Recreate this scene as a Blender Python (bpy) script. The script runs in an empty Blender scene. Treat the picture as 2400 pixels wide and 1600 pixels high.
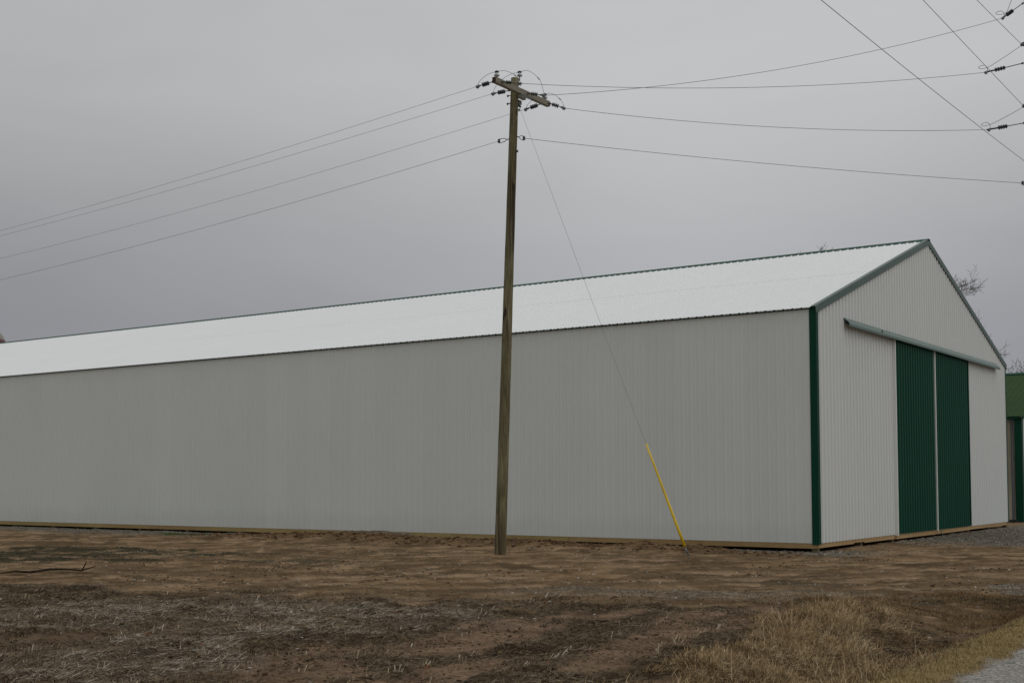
import bpy, math, random
import numpy as np
from mathutils import Vector, Matrix
random.seed(7); rng = np.random.default_rng(11)
SC = bpy.context.scene; COL = SC.collection
R = math.radians

# ------------------------------------------------------------------ camera
CAM_H = 1.67; PITCH = .0514; ROLL = .0023
cam_d = bpy.data.cameras.new('camera'); cam = bpy.data.objects.new('camera', cam_d); COL.objects.link(cam)
cam_d.sensor_width = 36; cam_d.lens = 2908.77/2400*36; cam_d.shift_y = (977.7-800)/2400
cam_d.clip_start = .1; cam_d.clip_end = 3000
_c, _s = math.cos(PITCH), math.sin(PITCH); _cr, _sr = math.cos(ROLL), math.sin(ROLL)
Fw = Vector((0, _c, _s)); Vv = Vector((0, -_s, _c)); Xx = Vector((1, 0, 0))
Rt = Xx*_cr - Vv*_sr; Up = Xx*_sr + Vv*_cr
m = Matrix.Identity(4)
for i in range(3): m[i][0] = Rt[i]; m[i][1] = Up[i]; m[i][2] = -Fw[i]
m[2][3] = CAM_H; cam.matrix_world = m
SC.camera = cam

# ------------------------------------------------------------------ sky and light (thick overcast)
W_ = bpy.data.worlds.new('World'); SC.world = W_; W_.use_nodes = True
nt = W_.node_tree; nt.nodes.clear(); N = nt.nodes.new; L = nt.links.new
SUN_EL, SUN_AZ = R(52), R(118)          # azimuth measured clockwise from +Y
out = N('ShaderNodeOutputWorld'); bg = N('ShaderNodeBackground'); bg.inputs['Strength'].default_value = .1
sky = N('ShaderNodeTexSky'); sky.sky_type = 'NISHITA'; sky.sun_disc = False
sky.sun_elevation = SUN_EL; sky.sun_rotation = SUN_AZ; sky.dust_density = 4
tc = N('ShaderNodeTexCoord'); sep = N('ShaderNodeSeparateXYZ'); L(tc.outputs['Generated'], sep.inputs[0])
ramp = N('ShaderNodeValToRGB'); L(sep.outputs['Z'], ramp.inputs[0]); cr = ramp.color_ramp
stops = [(0, (.25,.256,.285)), (.12, (.288,.292,.312)), (.22, (.357,.359,.363)), (.31, (.443,.446,.450)), (.42, (.485,.495,.50)), (.65, (.60,.61,.615)), (1, (.76,.77,.77))]
while len(cr.elements) < len(stops): cr.elements.new(.5)
for e, (p, c) in zip(cr.elements, stops): e.position = p; e.color = (*c, 1)
def math_n(op, a, b=None, clamp=False, tree=None):
    t = tree or nt
    n = t.nodes.new('ShaderNodeMath'); n.operation = op; n.use_clamp = clamp
    for i, v in enumerate((a, b)):
        if v is None: continue
        if isinstance(v, (int, float)): n.inputs[i].default_value = v
        else: t.links.new(v, n.inputs[i])
    return n.outputs[0]
def vdot(vec):
    n = N('ShaderNodeVectorMath'); n.operation = 'DOT_PRODUCT'; L(tc.outputs['Generated'], n.inputs[0]); n.inputs[1].default_value = vec; return n.outputs['Value']
def blob(az, el, width, amp):
    d = (math.sin(R(az))*math.cos(R(el)), math.cos(R(az))*math.cos(R(el)), math.sin(R(el)))
    x = math_n('SUBTRACT', 1, vdot(d)); x = math_n('DIVIDE', x, 1-math.cos(R(width))); x = math_n('MULTIPLY', x, -1)
    return math_n('MULTIPLY', math_n('EXPONENT', x), amp)
mp = N('ShaderNodeMapping'); L(tc.outputs['Generated'], mp.inputs[0]); mp.inputs['Scale'].default_value = (1.6, 1.6, 5.5)
mp.inputs['Rotation'].default_value = (R(4), R(-10), 0)
nz = N('ShaderNodeTexNoise'); L(mp.outputs[0], nz.inputs['Vector']); nz.inputs['Scale'].default_value = 1.7; nz.inputs['Detail'].default_value = 5; nz.inputs['Roughness'].default_value = .48
nz.inputs['Distortion'].default_value = .4
nv = math_n('MULTIPLY', math_n('SUBTRACT', nz.outputs['Fac'], .5), .32)
tot = math_n('ADD', nv, 1.0)
for b in (blob(7, 11, 13, .29), blob(-22, 22, 12, .07), blob(21, 16, 9, .07), blob(-26, 9, 12, -.10), blob(26, 8, 7, -.06), blob(95, 35, 60, .24)):
    tot = math_n('ADD', tot, b)
mul = N('ShaderNodeVectorMath'); mul.operation = 'SCALE'; L(ramp.outputs['Color'], mul.inputs[0]); L(math_n('MULTIPLY', tot, 10), mul.inputs['Scale'])
mx = N('ShaderNodeMix'); mx.data_type = 'RGBA'; mx.inputs['Factor'].default_value = .95
L(sky.outputs[0], mx.inputs['A']); L(mul.outputs[0], mx.inputs['B']); L(mx.outputs['Result'], bg.inputs['Color']); L(bg.outputs[0], out.inputs[0])
sd = bpy.data.lights.new('sun', 'SUN'); sd.energy = .32; sd.angle = R(40); sd.color = (1, .97, .93)
so = bpy.data.objects.new('sun', sd); COL.objects.link(so)
sv = Vector((math.sin(SUN_AZ)*math.cos(SUN_EL), math.cos(SUN_AZ)*math.cos(SUN_EL), math.sin(SUN_EL)))
so.rotation_euler = sv.to_track_quat('Z', 'Y').to_euler(); so.location = (0, 0, 40)
SC.view_settings.view_transform = 'Standard'; SC.view_settings.look = 'None'; SC.view_settings.exposure = 0; SC.view_settings.gamma = 1
SC.view_settings.use_curve_mapping = False

# ------------------------------------------------------------------ frame of the barn
A = .6075; BX, BY = 7.1643, 29.1871
DL = Vector((-math.cos(A), math.sin(A), 0)); DG = Vector((math.sin(A), math.cos(A), 0)); UZ = Vector((0, 0, 1))
BC = Vector((BX, BY, 0))
def B(s, t, z): return BC + DL*s + DG*t + UZ*z
EDGE = Vector((4.932, 12.07, 0))        # a point of the road edge; the road runs along DG

# ------------------------------------------------------------------ material helpers
class Mat:
    def __init__(self, name, col=(.5,.5,.5), rough=.6, spec=.5, metal=0, coat=0):
        self.m = bpy.data.materials.new(name); self.m.use_nodes = True
        self.t = self.m.node_tree; self.b = self.t.nodes['Principled BSDF']
        self.b.inputs['Base Color'].default_value = (*col, 1); self.b.inputs['Roughness'].default_value = rough
        self.b.inputs['Specular IOR Level'].default_value = spec; self.b.inputs['Metallic'].default_value = metal
        self.b.inputs['Coat Weight'].default_value = coat
        self._tc = None; self.hgt = None
    def n(self, typ): return self.t.nodes.new(typ)
    def l(self, a, b): self.t.links.new(a, b)
    def pos(self, scale=(1,1,1), rot=(0,0,0)):
        if not self._tc: self._tc = self.n('ShaderNodeTexCoord')
        mp = self.n('ShaderNodeMapping'); mp.inputs['Scale'].default_value = scale; mp.inputs['Rotation'].default_value = rot
        self.l(self._tc.outputs['Object'], mp.inputs[0]); return mp.outputs[0]
    def noise(self, scale, detail=4, rough=.55, vec=None, dist=0):
        n = self.n('ShaderNodeTexNoise'); n.inputs['Scale'].default_value = scale; n.inputs['Detail'].default_value = detail
        n.inputs['Roughness'].default_value = rough; n.inputs['Distortion'].default_value = dist
        self.l(vec if vec is not None else self.pos(), n.inputs['Vector']); return n.outputs['Fac']
    def vor(self, scale, vec=None, out='Distance', feat='F1'):
        n = self.n('ShaderNodeTexVoronoi'); n.inputs['Scale'].default_value = scale; n.feature = feat
        self.l(vec if vec is not None else self.pos(), n.inputs['Vector']); return n.outputs[out]
    def ramp(self, fac, stops, interp='LINEAR'):
        n = self.n('ShaderNodeValToRGB'); self.l(fac, n.inputs[0]); r = n.color_ramp; r.interpolation = interp
        while len(r.elements) < len(stops): r.elements.new(.5)
        for e, (p, c) in zip(r.elements, stops):
            e.position = p; e.color = (c, c, c, 1) if isinstance(c, (int, float)) else (*c, 1)
        return n.outputs['Color']
    def mix(self, fac, a, b, mode='MIX'):
        n = self.n('ShaderNodeMix'); n.data_type = 'RGBA'; n.blend_type = mode; n.clamp_factor = True
        for key, v in (('Factor', fac), ('A', a), ('B', b)):
            if isinstance(v, (int, float)) and key == 'Factor': n.inputs[key].default_value = v
            elif isinstance(v, tuple): n.inputs[key].default_value = (*v, 1)
            elif isinstance(v, (int, float)): n.inputs[key].default_value = (v, v, v, 1)
            else: self.l(v, n.inputs[key])
        return n.outputs['Result']
    def math(self, op, a, b=None, clamp=False): return math_n(op, a, b, clamp, self.t)
    def attr(self, name):
        n = self.n('ShaderNodeAttribute'); n.attribute_name = name; return n.outputs['Fac']
    def color(self, c): self.l(c, self.b.inputs['Base Color'])
    def rough(self, c): self.l(c, self.b.inputs['Roughness'])
    def bump(self, h, strength=.3, dist=.01):
        n = self.n('ShaderNodeBump'); n.inputs['Strength'].default_value = strength; n.inputs['Distance'].default_value = dist
        self.l(h, n.inputs['Height']); self.l(n.outputs[0], self.b.inputs['Normal'])

def painted(name, base, rough, var=.06, streak=.05, spec=.5):
    M = Mat(name, base, rough, spec)
    big = M.noise(.35, 3); st = M.noise(3.0, 4, .6, M.pos((2.2, 2.2, .12)))
    v = M.math('ADD', M.math('MULTIPLY', M.math('SUBTRACT', big, .5), var*2), M.math('MULTIPLY', M.math('SUBTRACT', st, .5), streak*2))
    v = M.math('ADD', v, 1)
    n = M.n('ShaderNodeVectorMath'); n.operation = 'SCALE'; n.inputs[0].default_value = base; M.l(v, n.inputs['Scale'])
    M.color(n.outputs[0]); M.rough(M.math('ADD', M.math('MULTIPLY', M.noise(1.2, 3), .14), rough-.07))
    M.bump(M.noise(1.1, 2, .4, M.pos((1, 1, .45))), .45, .03)
    return M

wall_m = painted('white_siding_paint', (.680, .708, .668), .36, .05, .012, .5)
def panel_wear(M, base, axis_v, amt=.05):
    d = M.n('ShaderNodeVectorMath'); d.operation = 'DOT_PRODUCT'; M.pos(); M.l(M._tc.outputs['Object'], d.inputs[0]); d.inputs[1].default_value = axis_v
    w = M.n('ShaderNodeTexWhiteNoise'); w.noise_dimensions = '1D'; M.l(M.math('FLOOR', M.math('DIVIDE', d.outputs['Value'], .9144)), w.inputs['W'])
    cur = M.b.inputs['Base Color'].links[0].from_socket
    f = M.math('ADD', 1-amt/2, M.math('MULTIPLY', w.outputs['Value'], amt))
    n = M.n('ShaderNodeVectorMath'); n.operation = 'SCALE'; M.l(cur, n.inputs[0]); M.l(f, n.inputs['Scale'])
    sx = M.n('ShaderNodeSeparateXYZ'); M.l(M._tc.outputs['Object'], sx.inputs[0])
    hgt = M.math('ADD', sx.outputs['Z'], M.math('MULTIPLY', M.noise(1.3, 6, .65), -.9))
    sp = M.ramp(hgt, [(.0, .16), (.35, 0.0)])
    M.color(M.mix(sp, n.outputs[0], (.42, .37, .29)))
panel_wear(wall_m, None, DL, .035)
gable_m = painted('white_gable_paint', (.670, .690, .668), .5, .03, .02, .4)
roof_m = painted('white_roof_paint', (.74, .752, .745), .36, .03, .02, .5)
green_m = painted('green_trim_paint', (.005, .052, .031), .5, .12, .08, .1)
rake_m = painted('green_rake_sky_sheen', (.032, .075, .056), .38, .1, .08, .5)  # trim green lightened: grazing sky reflection put into the base colour
doorg_m = painted('green_door_paint', (.006, .060, .037), .5, .12, .10, .12)
hood_m = painted('green_hood_sky_sheen', (.06, .12, .095), .32, .08, .05, .6)  # paler copy of the green, sky sheen of the upward face painted in
strip_m = painted('pale_strip_paint', (.80, .80, .77), .45, .03, .03)
oldwall_m = Mat('weathered_siding', (.45, .42, .33), .7)
_st = oldwall_m.noise(2.2, 5, .6, oldwall_m.pos((1.2, 1.2, .10)))
oldwall_m.color(oldwall_m.ramp(_st, [(.30, (.20,.17,.11)), (.52, (.42,.39,.31)), (.75, (.55,.53,.46))]))
groof_m = painted('green_roof_paint', (.032, .064, .021), .8, .22, .22, .08)
neigh_m = painted('pale_neighbour_paint', (.60, .63, .60), .5, .04, .05)

def lumber(name, c0, c1, c2):
    M = Mat(name, c1, .75, .25)
    g = M.noise(6, 6, .65, M.pos((.6, .6, 9)), .6); big = M.noise(.35, 3)
    c = M.ramp(g, [(.25, c0), (.5, c1), (.8, c2)])
    M.color(M.mix(M.ramp(big, [(.35, 0.0), (.7, .5)]), c, (c0[0]*1.05, c0[1], c0[2]*.9)))
    k = M.vor(.75, M.pos((1, 1, 1))); M.bump(g, .3, .006); return M
board_m = lumber('treated_board', (.23,.165,.065), (.40,.30,.125), (.50,.39,.19))
board2_m = lumber('treated_board_red', (.23,.145,.065), (.39,.265,.12), (.50,.36,.19))
board3_m = lumber('fresh_board', (.30,.19,.085), (.46,.31,.15), (.56,.40,.22))
post_m = lumber('post_wood', (.09,.075,.04), (.17,.14,.085), (.24,.2,.13))

pole_m = Mat('pole_wood', (.13,.11,.06), .85, .2)
_v = pole_m.pos((1, 1, .05)); _g = pole_m.noise(38, 6, .65, _v, .4); _p = pole_m.noise(3.2, 4, .6, pole_m.pos((1.4, 1.4, .22)))
_c0 = pole_m.ramp(_g, [(.30, (.055,.043,.020)), (.48, (.165,.150,.082)), (.68, (.30,.27,.155))])
_c1 = pole_m.mix(pole_m.ramp(_p, [(.42, 0.0), (.62, .7)]), _c0, (.085,.064,.032))
_sc = pole_m.ramp(pole_m.noise(6.5, 3, .5, pole_m.pos((1.6, 1.6, .5))), [(.70, 0.0), (.74, .8)])
pole_m.color(pole_m.mix(_sc, _c1, (.30,.28,.22))); _cr = pole_m.noise(9, 3, .5, pole_m.pos((1.3, 1.3, .018)), .3)
_kn = pole_m.vor(1.5, pole_m.pos((3.2, 3.2, 1.0)))
_cc = pole_m.b.inputs['Base Color'].links[0].from_socket
_cc = pole_m.mix(pole_m.ramp(_cr, [(.385, .7), (.42, 0.0)]), _cc, (.022,.017,.010))
_cc = pole_m.mix(pole_m.ramp(_kn, [(.12, .9), (.20, 0.0)]), _cc, (.028,.020,.012))
pole_m.color(_cc); pole_m.bump(_g, .7, .012)
arm_m = Mat('crossarm_wood', (.26,.23,.19), .85, .2)
_g = arm_m.noise(22, 5, .6, arm_m.pos((1, 1, 6)), .3)
arm_m.color(arm_m.ramp(_g, [(.3, (.13,.11,.085)), (.5, (.25,.23,.18)), (.75, (.36,.335,.28))])); arm_m.bump(_g, .5, .006)
endg_m = Mat('crossarm_end_grain', (.06,.045,.032), .9, .1); endg_m.color(endg_m.ramp(endg_m.noise(30), [(.3, (.03,.022,.016)), (.7, (.09,.065,.045))]))
polymer_m = Mat('grey_green_polymer', (.035,.06,.052), .42); polymer_m.color(polymer_m.ramp(polymer_m.noise(14), [(.3, (.025,.045,.04)), (.7, (.06,.09,.08))]))
steel_m = Mat('galvanised_steel', (.15,.155,.155), .5, .5, .4); steel_m.color(steel_m.ramp(steel_m.noise(25), [(.3, (.09,.095,.095)), (.7, (.22,.225,.22))]))
porc_m = Mat('pale_porcelain', (.48,.5,.49), .25, .6); porc_m.color(porc_m.ramp(porc_m.noise(20), [(.3, (.36,.38,.37)), (.7, (.56,.58,.57))]))
dark_m = Mat('dark_clamp_metal', (.03,.035,.035), .5); dark_m.color(dark_m.ramp(dark_m.noise(20), [(.3, (.02,.024,.024)), (.7, (.05,.055,.055))]))
wire_m = Mat('weathered_wire', (.13,.135,.14), .6, .4, .3); wire_m.color(wire_m.ramp(wire_m.noise(3), [(.3, (.15,.155,.16)), (.7, (.24,.245,.25))]))
yel_m = Mat('yellow_plastic', (.62,.40,.012), .45, .45)
yel_m.color(yel_m.ramp(yel_m.noise(2.5, 5, .6, yel_m.pos((3, 3, 1))), [(.25, (.58,.39,.012)), (.5, (.76,.52,.012)), (.8, (.80,.57,.03))]))
bark_m = Mat('bare_bark', (.11,.095,.085), .9, .15); bark_m.color(bark_m.ramp(bark_m.noise(6), [(.3, (.12,.105,.10)), (.7, (.22,.195,.185))]))
red_m = Mat('dark_red_paint', (.10,.012,.02), .5); red_m.color(red_m.ramp(red_m.noise(3), [(.3, (.07,.008,.013)), (.7, (.14,.02,.028))]))
bin_m = painted('bin_sheet_metal', (.24,.23,.20), .45, .1, .1)

# ------------------------------------------------------------------ mesh helpers
def tag(o, label=None, cat=None, group=None, kind=None):
    if label: o['label'] = label
    if cat: o['category'] = cat
    if group: o['group'] = group
    if kind: o['kind'] = kind
    return o
def empty(name, loc=(0,0,0), **k):
    o = bpy.data.objects.new(name, None); COL.objects.link(o); o.location = loc; o.empty_display_size = .3
    return tag(o, **k)
class MB:
    def __init__(self): self.v = []; self.f = []; self.sm = []
    def add(self, vs, fs, smooth=False):
        b = len(self.v); self.v += [tuple(v) for v in vs]; self.f += [tuple(b+i for i in f) for f in fs]; self.sm += [smooth]*len(fs); return self
    def box(self, c, ax, ay, az):           # centre and three half-axis vectors
        c, ax, ay, az = map(Vector, (c, ax, ay, az)); vs = [c+ax*i+ay*j+az*k for i in (-1,1) for j in (-1,1) for k in (-1,1)]
        fs = [(0,1,3,2),(4,6,7,5),(0,4,5,1),(2,3,7,6),(0,2,6,4),(1,5,7,3)]
        if ax.cross(ay).dot(az) < 0: fs = [tuple(reversed(f)) for f in fs]
        return self.add(vs, fs)
    def tube(self, pts, r, n=8, cap=True, jit=None):
        pts = [Vector(p) for p in pts]; k = len(pts); rs = r if isinstance(r, (list, tuple)) else [r]*k
        ref = None; vs = []
        for i, p in enumerate(pts):
            d = (pts[min(i+1, k-1)]-pts[max(i-1, 0)]).normalized()
            if ref is None: ref = d.orthogonal().normalized()
            else: ref = (ref - d*ref.dot(d)).normalized()
            b = d.cross(ref)
            for j in range(n):
                a = 2*math.pi*j/n; rr = rs[i]*(1+(jit(i, j) if jit else 0)); vs.append(p+ref*math.cos(a)*rr+b*math.sin(a)*rr)
        fs = [(i*n+j, i*n+(j+1)%n, (i+1)*n+(j+1)%n, (i+1)*n+j) for i in range(k-1) for j in range(n)]
        b0 = len(self.v); self.add(vs, fs, n > 5)
        if cap:
            self.f += [tuple(b0+j for j in reversed(range(n))), tuple(b0+(k-1)*n+j for j in range(n))]; self.sm += [False]*2
        return self
    def lathe(self, base, axis, prof, n=14):
        axis = Vector(axis).normalized(); base = Vector(base)
        u = axis.orthogonal().normalized(); w = axis.cross(u); vs = []
        for (r, h) in prof:
            for j in range(n):
                a = 2*math.pi*j/n; vs.append(base+axis*h+u*math.cos(a)*r+w*math.sin(a)*r)
        k = len(prof); fs = [(i*n+j, i*n+(j+1)%n, (i+1)*n+(j+1)%n, (i+1)*n+j) for i in range(k-1) for j in range(n)]
        b0 = len(self.v); self.add(vs, fs, True)
        self.f += [tuple(b0+j for j in reversed(range(n))), tuple(b0+(k-1)*n+j for j in range(n))]; self.sm += [False]*2
        return self
    def build(self, name, mat, parent=None, label=None, **k):
        me = bpy.data.meshes.new(name)
        org = Vector(parent.matrix_world.translation) if parent else Vector((0,0,0))
        if parent:
            org = Vector((0,0,0)); q = parent
            while q: org += Vector(q.location); q = q.parent
        me.from_pydata([(v[0]-org.x, v[1]-org.y, v[2]-org.z) for v in self.v], [], self.f)
        me.polygons.foreach_set('use_smooth', self.sm); me.materials.append(mat.m if isinstance(mat, Mat) else mat); me.update()
        o = bpy.data.objects.new(name, me); COL.objects.link(o)
        if parent: o.parent = parent
        return tag(o, label=label, **k)
def npmesh(name, V, F, mat, attrs=None, kind=None, smooth=False, **k):
    """V (n,3) floats, F (m,c) ints with constant c"""
    me = bpy.data.meshes.new(name); n, m_, c = len(V), len(F), F.shape[1]
    me.vertices.add(n); me.vertices.foreach_set('co', np.asarray(V, np.float32).ravel())
    me.loops.add(m_*c); me.loops.foreach_set('vertex_index', np.asarray(F, np.int32).ravel())
    me.polygons.add(m_); me.polygons.foreach_set('loop_start', np.arange(m_, dtype=np.int32)*c)
    me.polygons.foreach_set('loop_total', np.full(m_, c, np.int32))
    if smooth: me.polygons.foreach_set('use_smooth', np.ones(m_, bool))
    me.update(calc_edges=True)
    for an, av in (attrs or {}).items():
        a = me.attributes.new(an, 'FLOAT', 'POINT'); a.data.foreach_set('value', np.asarray(av, np.float32))
    me.materials.append(mat.m); o = bpy.data.objects.new(name, me); COL.objects.link(o)
    return tag(o, kind=kind, **k)

# ------------------------------------------------------------------ numpy noise
_T = rng.random((256, 256)).astype(np.float32)
def vn(x, y):
    xi = np.floor(x).astype(int); yi = np.floor(y).astype(int); fx = x-xi; fy = y-yi
    fx = fx*fx*fx*(fx*(fx*6-15)+10); fy = fy*fy*fy*(fy*(fy*6-15)+10)
    a = _T[xi & 255, yi & 255]; b = _T[(xi+1) & 255, yi & 255]; c = _T[xi & 255, (yi+1) & 255]; d = _T[(xi+1) & 255, (yi+1) & 255]
    return (a*(1-fx)+b*fx)*(1-fy)+(c*(1-fx)+d*fx)*fy
def fbm(x, y, o=4, g=.5, lac=2.07):
    s = 0; a = 1; t = 0
    for i in range(o):
        s = s+a*vn(x*lac**i+17.3*i, y*lac**i+9.1*i); t += a; a *= g
    return s/t
def sst(e0, e1, x): t = np.clip((x-e0)/(e1-e0), 0, 1); return t*t*(3-2*t)
dl = np.array(DL)[:2]; dg = np.array(DG)[:2]
ROW = R(27); rowd = np.array([math.sin(ROW), math.cos(ROW)]); rown = np.array([math.cos(ROW), -math.sin(ROW)])
def coords(x, y):
    s = (x-BX)*dl[0]+(y-BY)*dl[1]; t = (x-BX)*dg[0]+(y-BY)*dg[1]
    q = -((x-EDGE.x)*dg[1]-(y-EDGE.y)*dg[0]); return s, t, q
def masks(x, y):
    s, t, q = coords(x, y)
    wob = (fbm(x*.55, y*1.3, 4)-.5)
    fe = np.where(x < 0, 17.1-.33*x, 17.1-.25*x)
    field = sst(-1.1, 1.1, fe - y + wob*5.0+(fbm(x*3, y*3, 3)-.5)*2)*sst(.4, 1.2, q)
    # patches of bare soil break into the field
    bare = sst(.535, .66, fbm((x*rown[0]+y*rown[1])*1.1+30, (x*rowd[0]+y*rowd[1])*.33, 4))*(.35+.65*sst(-3.5, 0, x))
    road = sst(.20, .08, q+(fbm(x*3, y*3, 3)-.5)*.25)*sst(-6.9, -6.7, q)
    shoulder = sst(.05, .18, q+(fbm(x*4, y*4, 3)-.5)*.3)*sst(.95, .6, q)
    gb = np.where(y > 16.6, -1., 1.)*0+sst(16.9, 15.7, y+(fbm(x, y, 3)-.5)*2)
    left = 1.95+.21*np.clip(y-10.4, 0, 9)
    grass = sst(.55, .9, q)*sst(.35, -.25, q-left+(fbm(x*1.4+5, y*1.4, 4)-.5)*.8)*gb*sst(-.35, .35, q-.75-.40*np.clip(y-11.5, 0, 9)+(fbm(x*1.7, y*1.7+8, 3)-.5)*1.2)
    far_l = (s > -.5)
    gn = fbm(x*.9, y*.9, 4)
    g_wall = sst(1.35, .55, np.abs(t+.35)+(gn-.5)*1.4)*sst(-2, -.2, s)*np.where(s < 19, .55+.45*sst(2.5, .5, s), 1)
    g_wall2 = sst(3.2, 1.6, -t+(gn-.5)*2)*sst(14, 24, s)*sst(.6, -.4, t)
    g_gab = sst(-6.3, -4.9, s+(gn-.5)*1.6-.03*t)*sst(.5, -.3, s)*sst(3.5, 7.5, t+(gn-.5)*3)
    g_mid = .42*sst(1, .2, ((x-2.6)/3.4)**2+((y-18.6-(x*-.12))/1.0)**2+(gn-.5)*1.2)
    g_r = .95*sst(1, .3, ((x-8.6)/1.6)**2+((y-18.6)/1.6)**2+(gn-.5)*1.0)
    g_r2 = .4*sst(1, .3, ((x-4.4)/2.4)**2+((y-17.8)/.8)**2+(gn-.5)*1.2)
    gravel = np.clip(np.maximum.reduce([g_wall, g_wall2, g_gab, g_mid, g_r, g_r2]), 0, 1)*(1-field)*(1-road)
    wn = fbm(x*.6+40, y*1.4, 4)
    wet = np.maximum.reduce([sst(1, .5, ((x+11.5)/4.6)**2+((y-28.2)/3.8)**2+(wn-.5)*2.6),
                             .8*sst(1, .4, ((x+4.9)/1.5)**2+((y-26.4)/1.0)**2+(wn-.5)*1.8),
                             .9*sst(1, .4, ((x-4.9)/1.5)**2+((y-17.25)/.42)**2+(wn-.5)*1.6),
                             .9*sst(1, .4, ((x-6.9)/1.0)**2+((y-17.5)/.55)**2+(wn-.5)*1.4)])
    moss = np.maximum(.9*sst(1, .3, ((s-19.7)/2.4)**2+((t+1.6)/.5)**2+(wn-.5)), .35*sst(1, .3, ((s-16)/1.6)**2+((t+1.5)/.4)**2))
    mound = sst(1.2, .2, np.abs(t+2.0)+(wn-.5)*1.3)*sst(21, 17, s)*sst(-1, 1.5, s)
    straw = field*np.maximum(sst(1, .15, ((x+3.7)/3.5)**2+((y-15.4)/2.7)**2+(fbm(x*.8+9, y*1.6, 4)-.5)*2.2), .9*sst(1, .15, ((x+3.8)/1.7)**2+((y-11.7)/1.4)**2+(fbm(x*1.1+9, y*1.6, 4)-.5)*1.8))
    tr_l = 0*x; tr_d = 0*x
    for c0_, a_, b_, ph, w_ in ((17.75, -.03, .12, .3, .20), (19.35, -.03, .12, .3, .20), (21.2, .05, .3, 1.4, .17), (22.75, .05, .3, 1.4, .17), (24.8, -.09, .4, 2.6, .22), (26.4, -.09, .4, 2.6, .2), (20.2, .22, .2, 0, .18), (21.9, .22, .2, 0, .18), (18.4, -.12, .3, 4.0, .15)):
        d_ = y-(c0_+a_*x+b_*np.sin(x*.3+ph)+(fbm(x*1.5+c0_, y*.5, 2)-.5)*.15)
        g_ = sst(.36, .56, fbm(x*.28+c0_*3, y*.3, 3))
        tr_l = np.maximum(tr_l, g_*np.exp(-(d_/w_)**4)); tr_d = np.maximum(tr_d, g_*np.exp(-((np.abs(d_)-w_*1.25)/(w_*.30))**2))
    tr_l = tr_l*(1-field)*(t < -.6); tr_d = tr_d*(1-field)*(t < -.6)*(.3+.7*sst(.35, .6, fbm(x*2.2, y*2.2, 3)))
    tr_d = np.maximum(tr_d, .95*sst(.50, .60, fbm(x*.75+60, y*1.5, 5, .6))*np.exp(-((y-19.0)/1.9)**2)*(1-field)*(1-tr_l))
    tr_d = np.maximum(tr_d, .8*sst(.54, .63, fbm(x*.8+20, y*1.2+7, 5, .6))*(1-field)*(t < -.6)*(1-tr_l))
    return dict(m_track=tr_l, m_trackedge=tr_d, m_field=field, m_bare=bare*field, m_road=road, m_shoulder=shoulder, m_grass=grass, m_gravel=gravel, m_wet=wet, m_moss=moss, m_mound=mound, m_straw=straw)
def height(x, y, M=None):
    M = M or masks(x, y); s, t, q = coords(x, y); near = sst(120, 60, np.hypot(x, y))
    z = (fbm(x*.18+3, y*.18, 3)-.5)*.10*sst(0, 8, q)*sst(.2, 1, np.abs(q))
    z = z*sst(0, 4, -t+0*s)*1.0
    # wheel-smoothed dirt: streaks along the drive
    dirt = (fbm(x*.9, y*1.8+5, 5, .58)-.5)*.11+(fbm(x*7, y*8, 3)-.5)*.03
    rp = x*rown[0]+y*rown[1]
    z = z-.07*np.exp(-((t+.25)/.5)**2-((s-2.4)/2.0)**2)
    z = z-.004*sst(-.9, -.25, t)*sst(-.2,.2,s)*(1-.9*np.exp(-((s-12.6)/1.4)**2))
    v_ = y+.06*x+.25*np.sin(x*.25); z = z-near*.05*(np.exp(-((v_-18.6)/.16)**2)+np.exp(-((v_-20.2)/.14)**2)+.7*np.exp(-((v_-22.9)/.16)**2))*(1-M['m_field'])*sst(.40, .60, fbm(x*.3, v_*2, 3))*(t < 0)
    fld = (np.sin(rp*2*math.pi/.76)*.018)*sst(.3, .7, fbm(x*.5, y*.5, 2))+(fbm(x*2.1, y*2.6, 5, .6)-.5)*.12+(fbm(x*9, y*11, 3)-.5)*.06
    z = z+near*(dirt*(1-M['m_field'])*(1-M['m_road'])+fld*M['m_field']*(1-.6*M['m_bare']))
    z = z-near*(.030*M['m_track']-.035*M['m_trackedge'])
    z = z+M['m_gravel']*(.004+(fbm(x*7, y*7, 2)-.5)*.03)
    # spoil heaps along the wall
    mb = .15*np.exp(-((t+2.0)/.85)**2)*sst(21, 15, s)*sst(0, 3, s)*(.45+1.1*fbm(x*1.2, y*1.2, 3))
    mb = mb+.22*np.exp(-((t+.9)/.8)**2-((s-12.6)/1.5)**2)+.10*0*x
    mb = mb+(fbm(x*5, y*5, 3)-.45)*.09*M['m_mound']
    z = z+mb*sst(.25, -.2, t)
    z = z+.05*np.exp(-((x+.27)**2+(y-27.36)**2)/.35**2)+.07*np.exp(-((x-3.62)**2+(y-25.24)**2)/.22**2)*(.4+fbm(x*8, y*8, 2))
    # ditch beside the road
    z = z-.26*np.exp(-((q-1.45)/.55)**2)*sst(18.5, 14.5, y-.1*x)-.02*M['m_road']
    z = z+.05*M['m_grass']*(fbm(x*3, y*3, 3))
    # lower inside the barn so the skirt gap reads dark
    z = z-.12*sst(.1, .6, t)*sst(18.3, 17.8, t)*sst(.1, .6, s)*sst(60, 59.5, s)
    return z
def H1(x, y): return float(height(np.array([x]), np.array([y]))[0])

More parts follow.
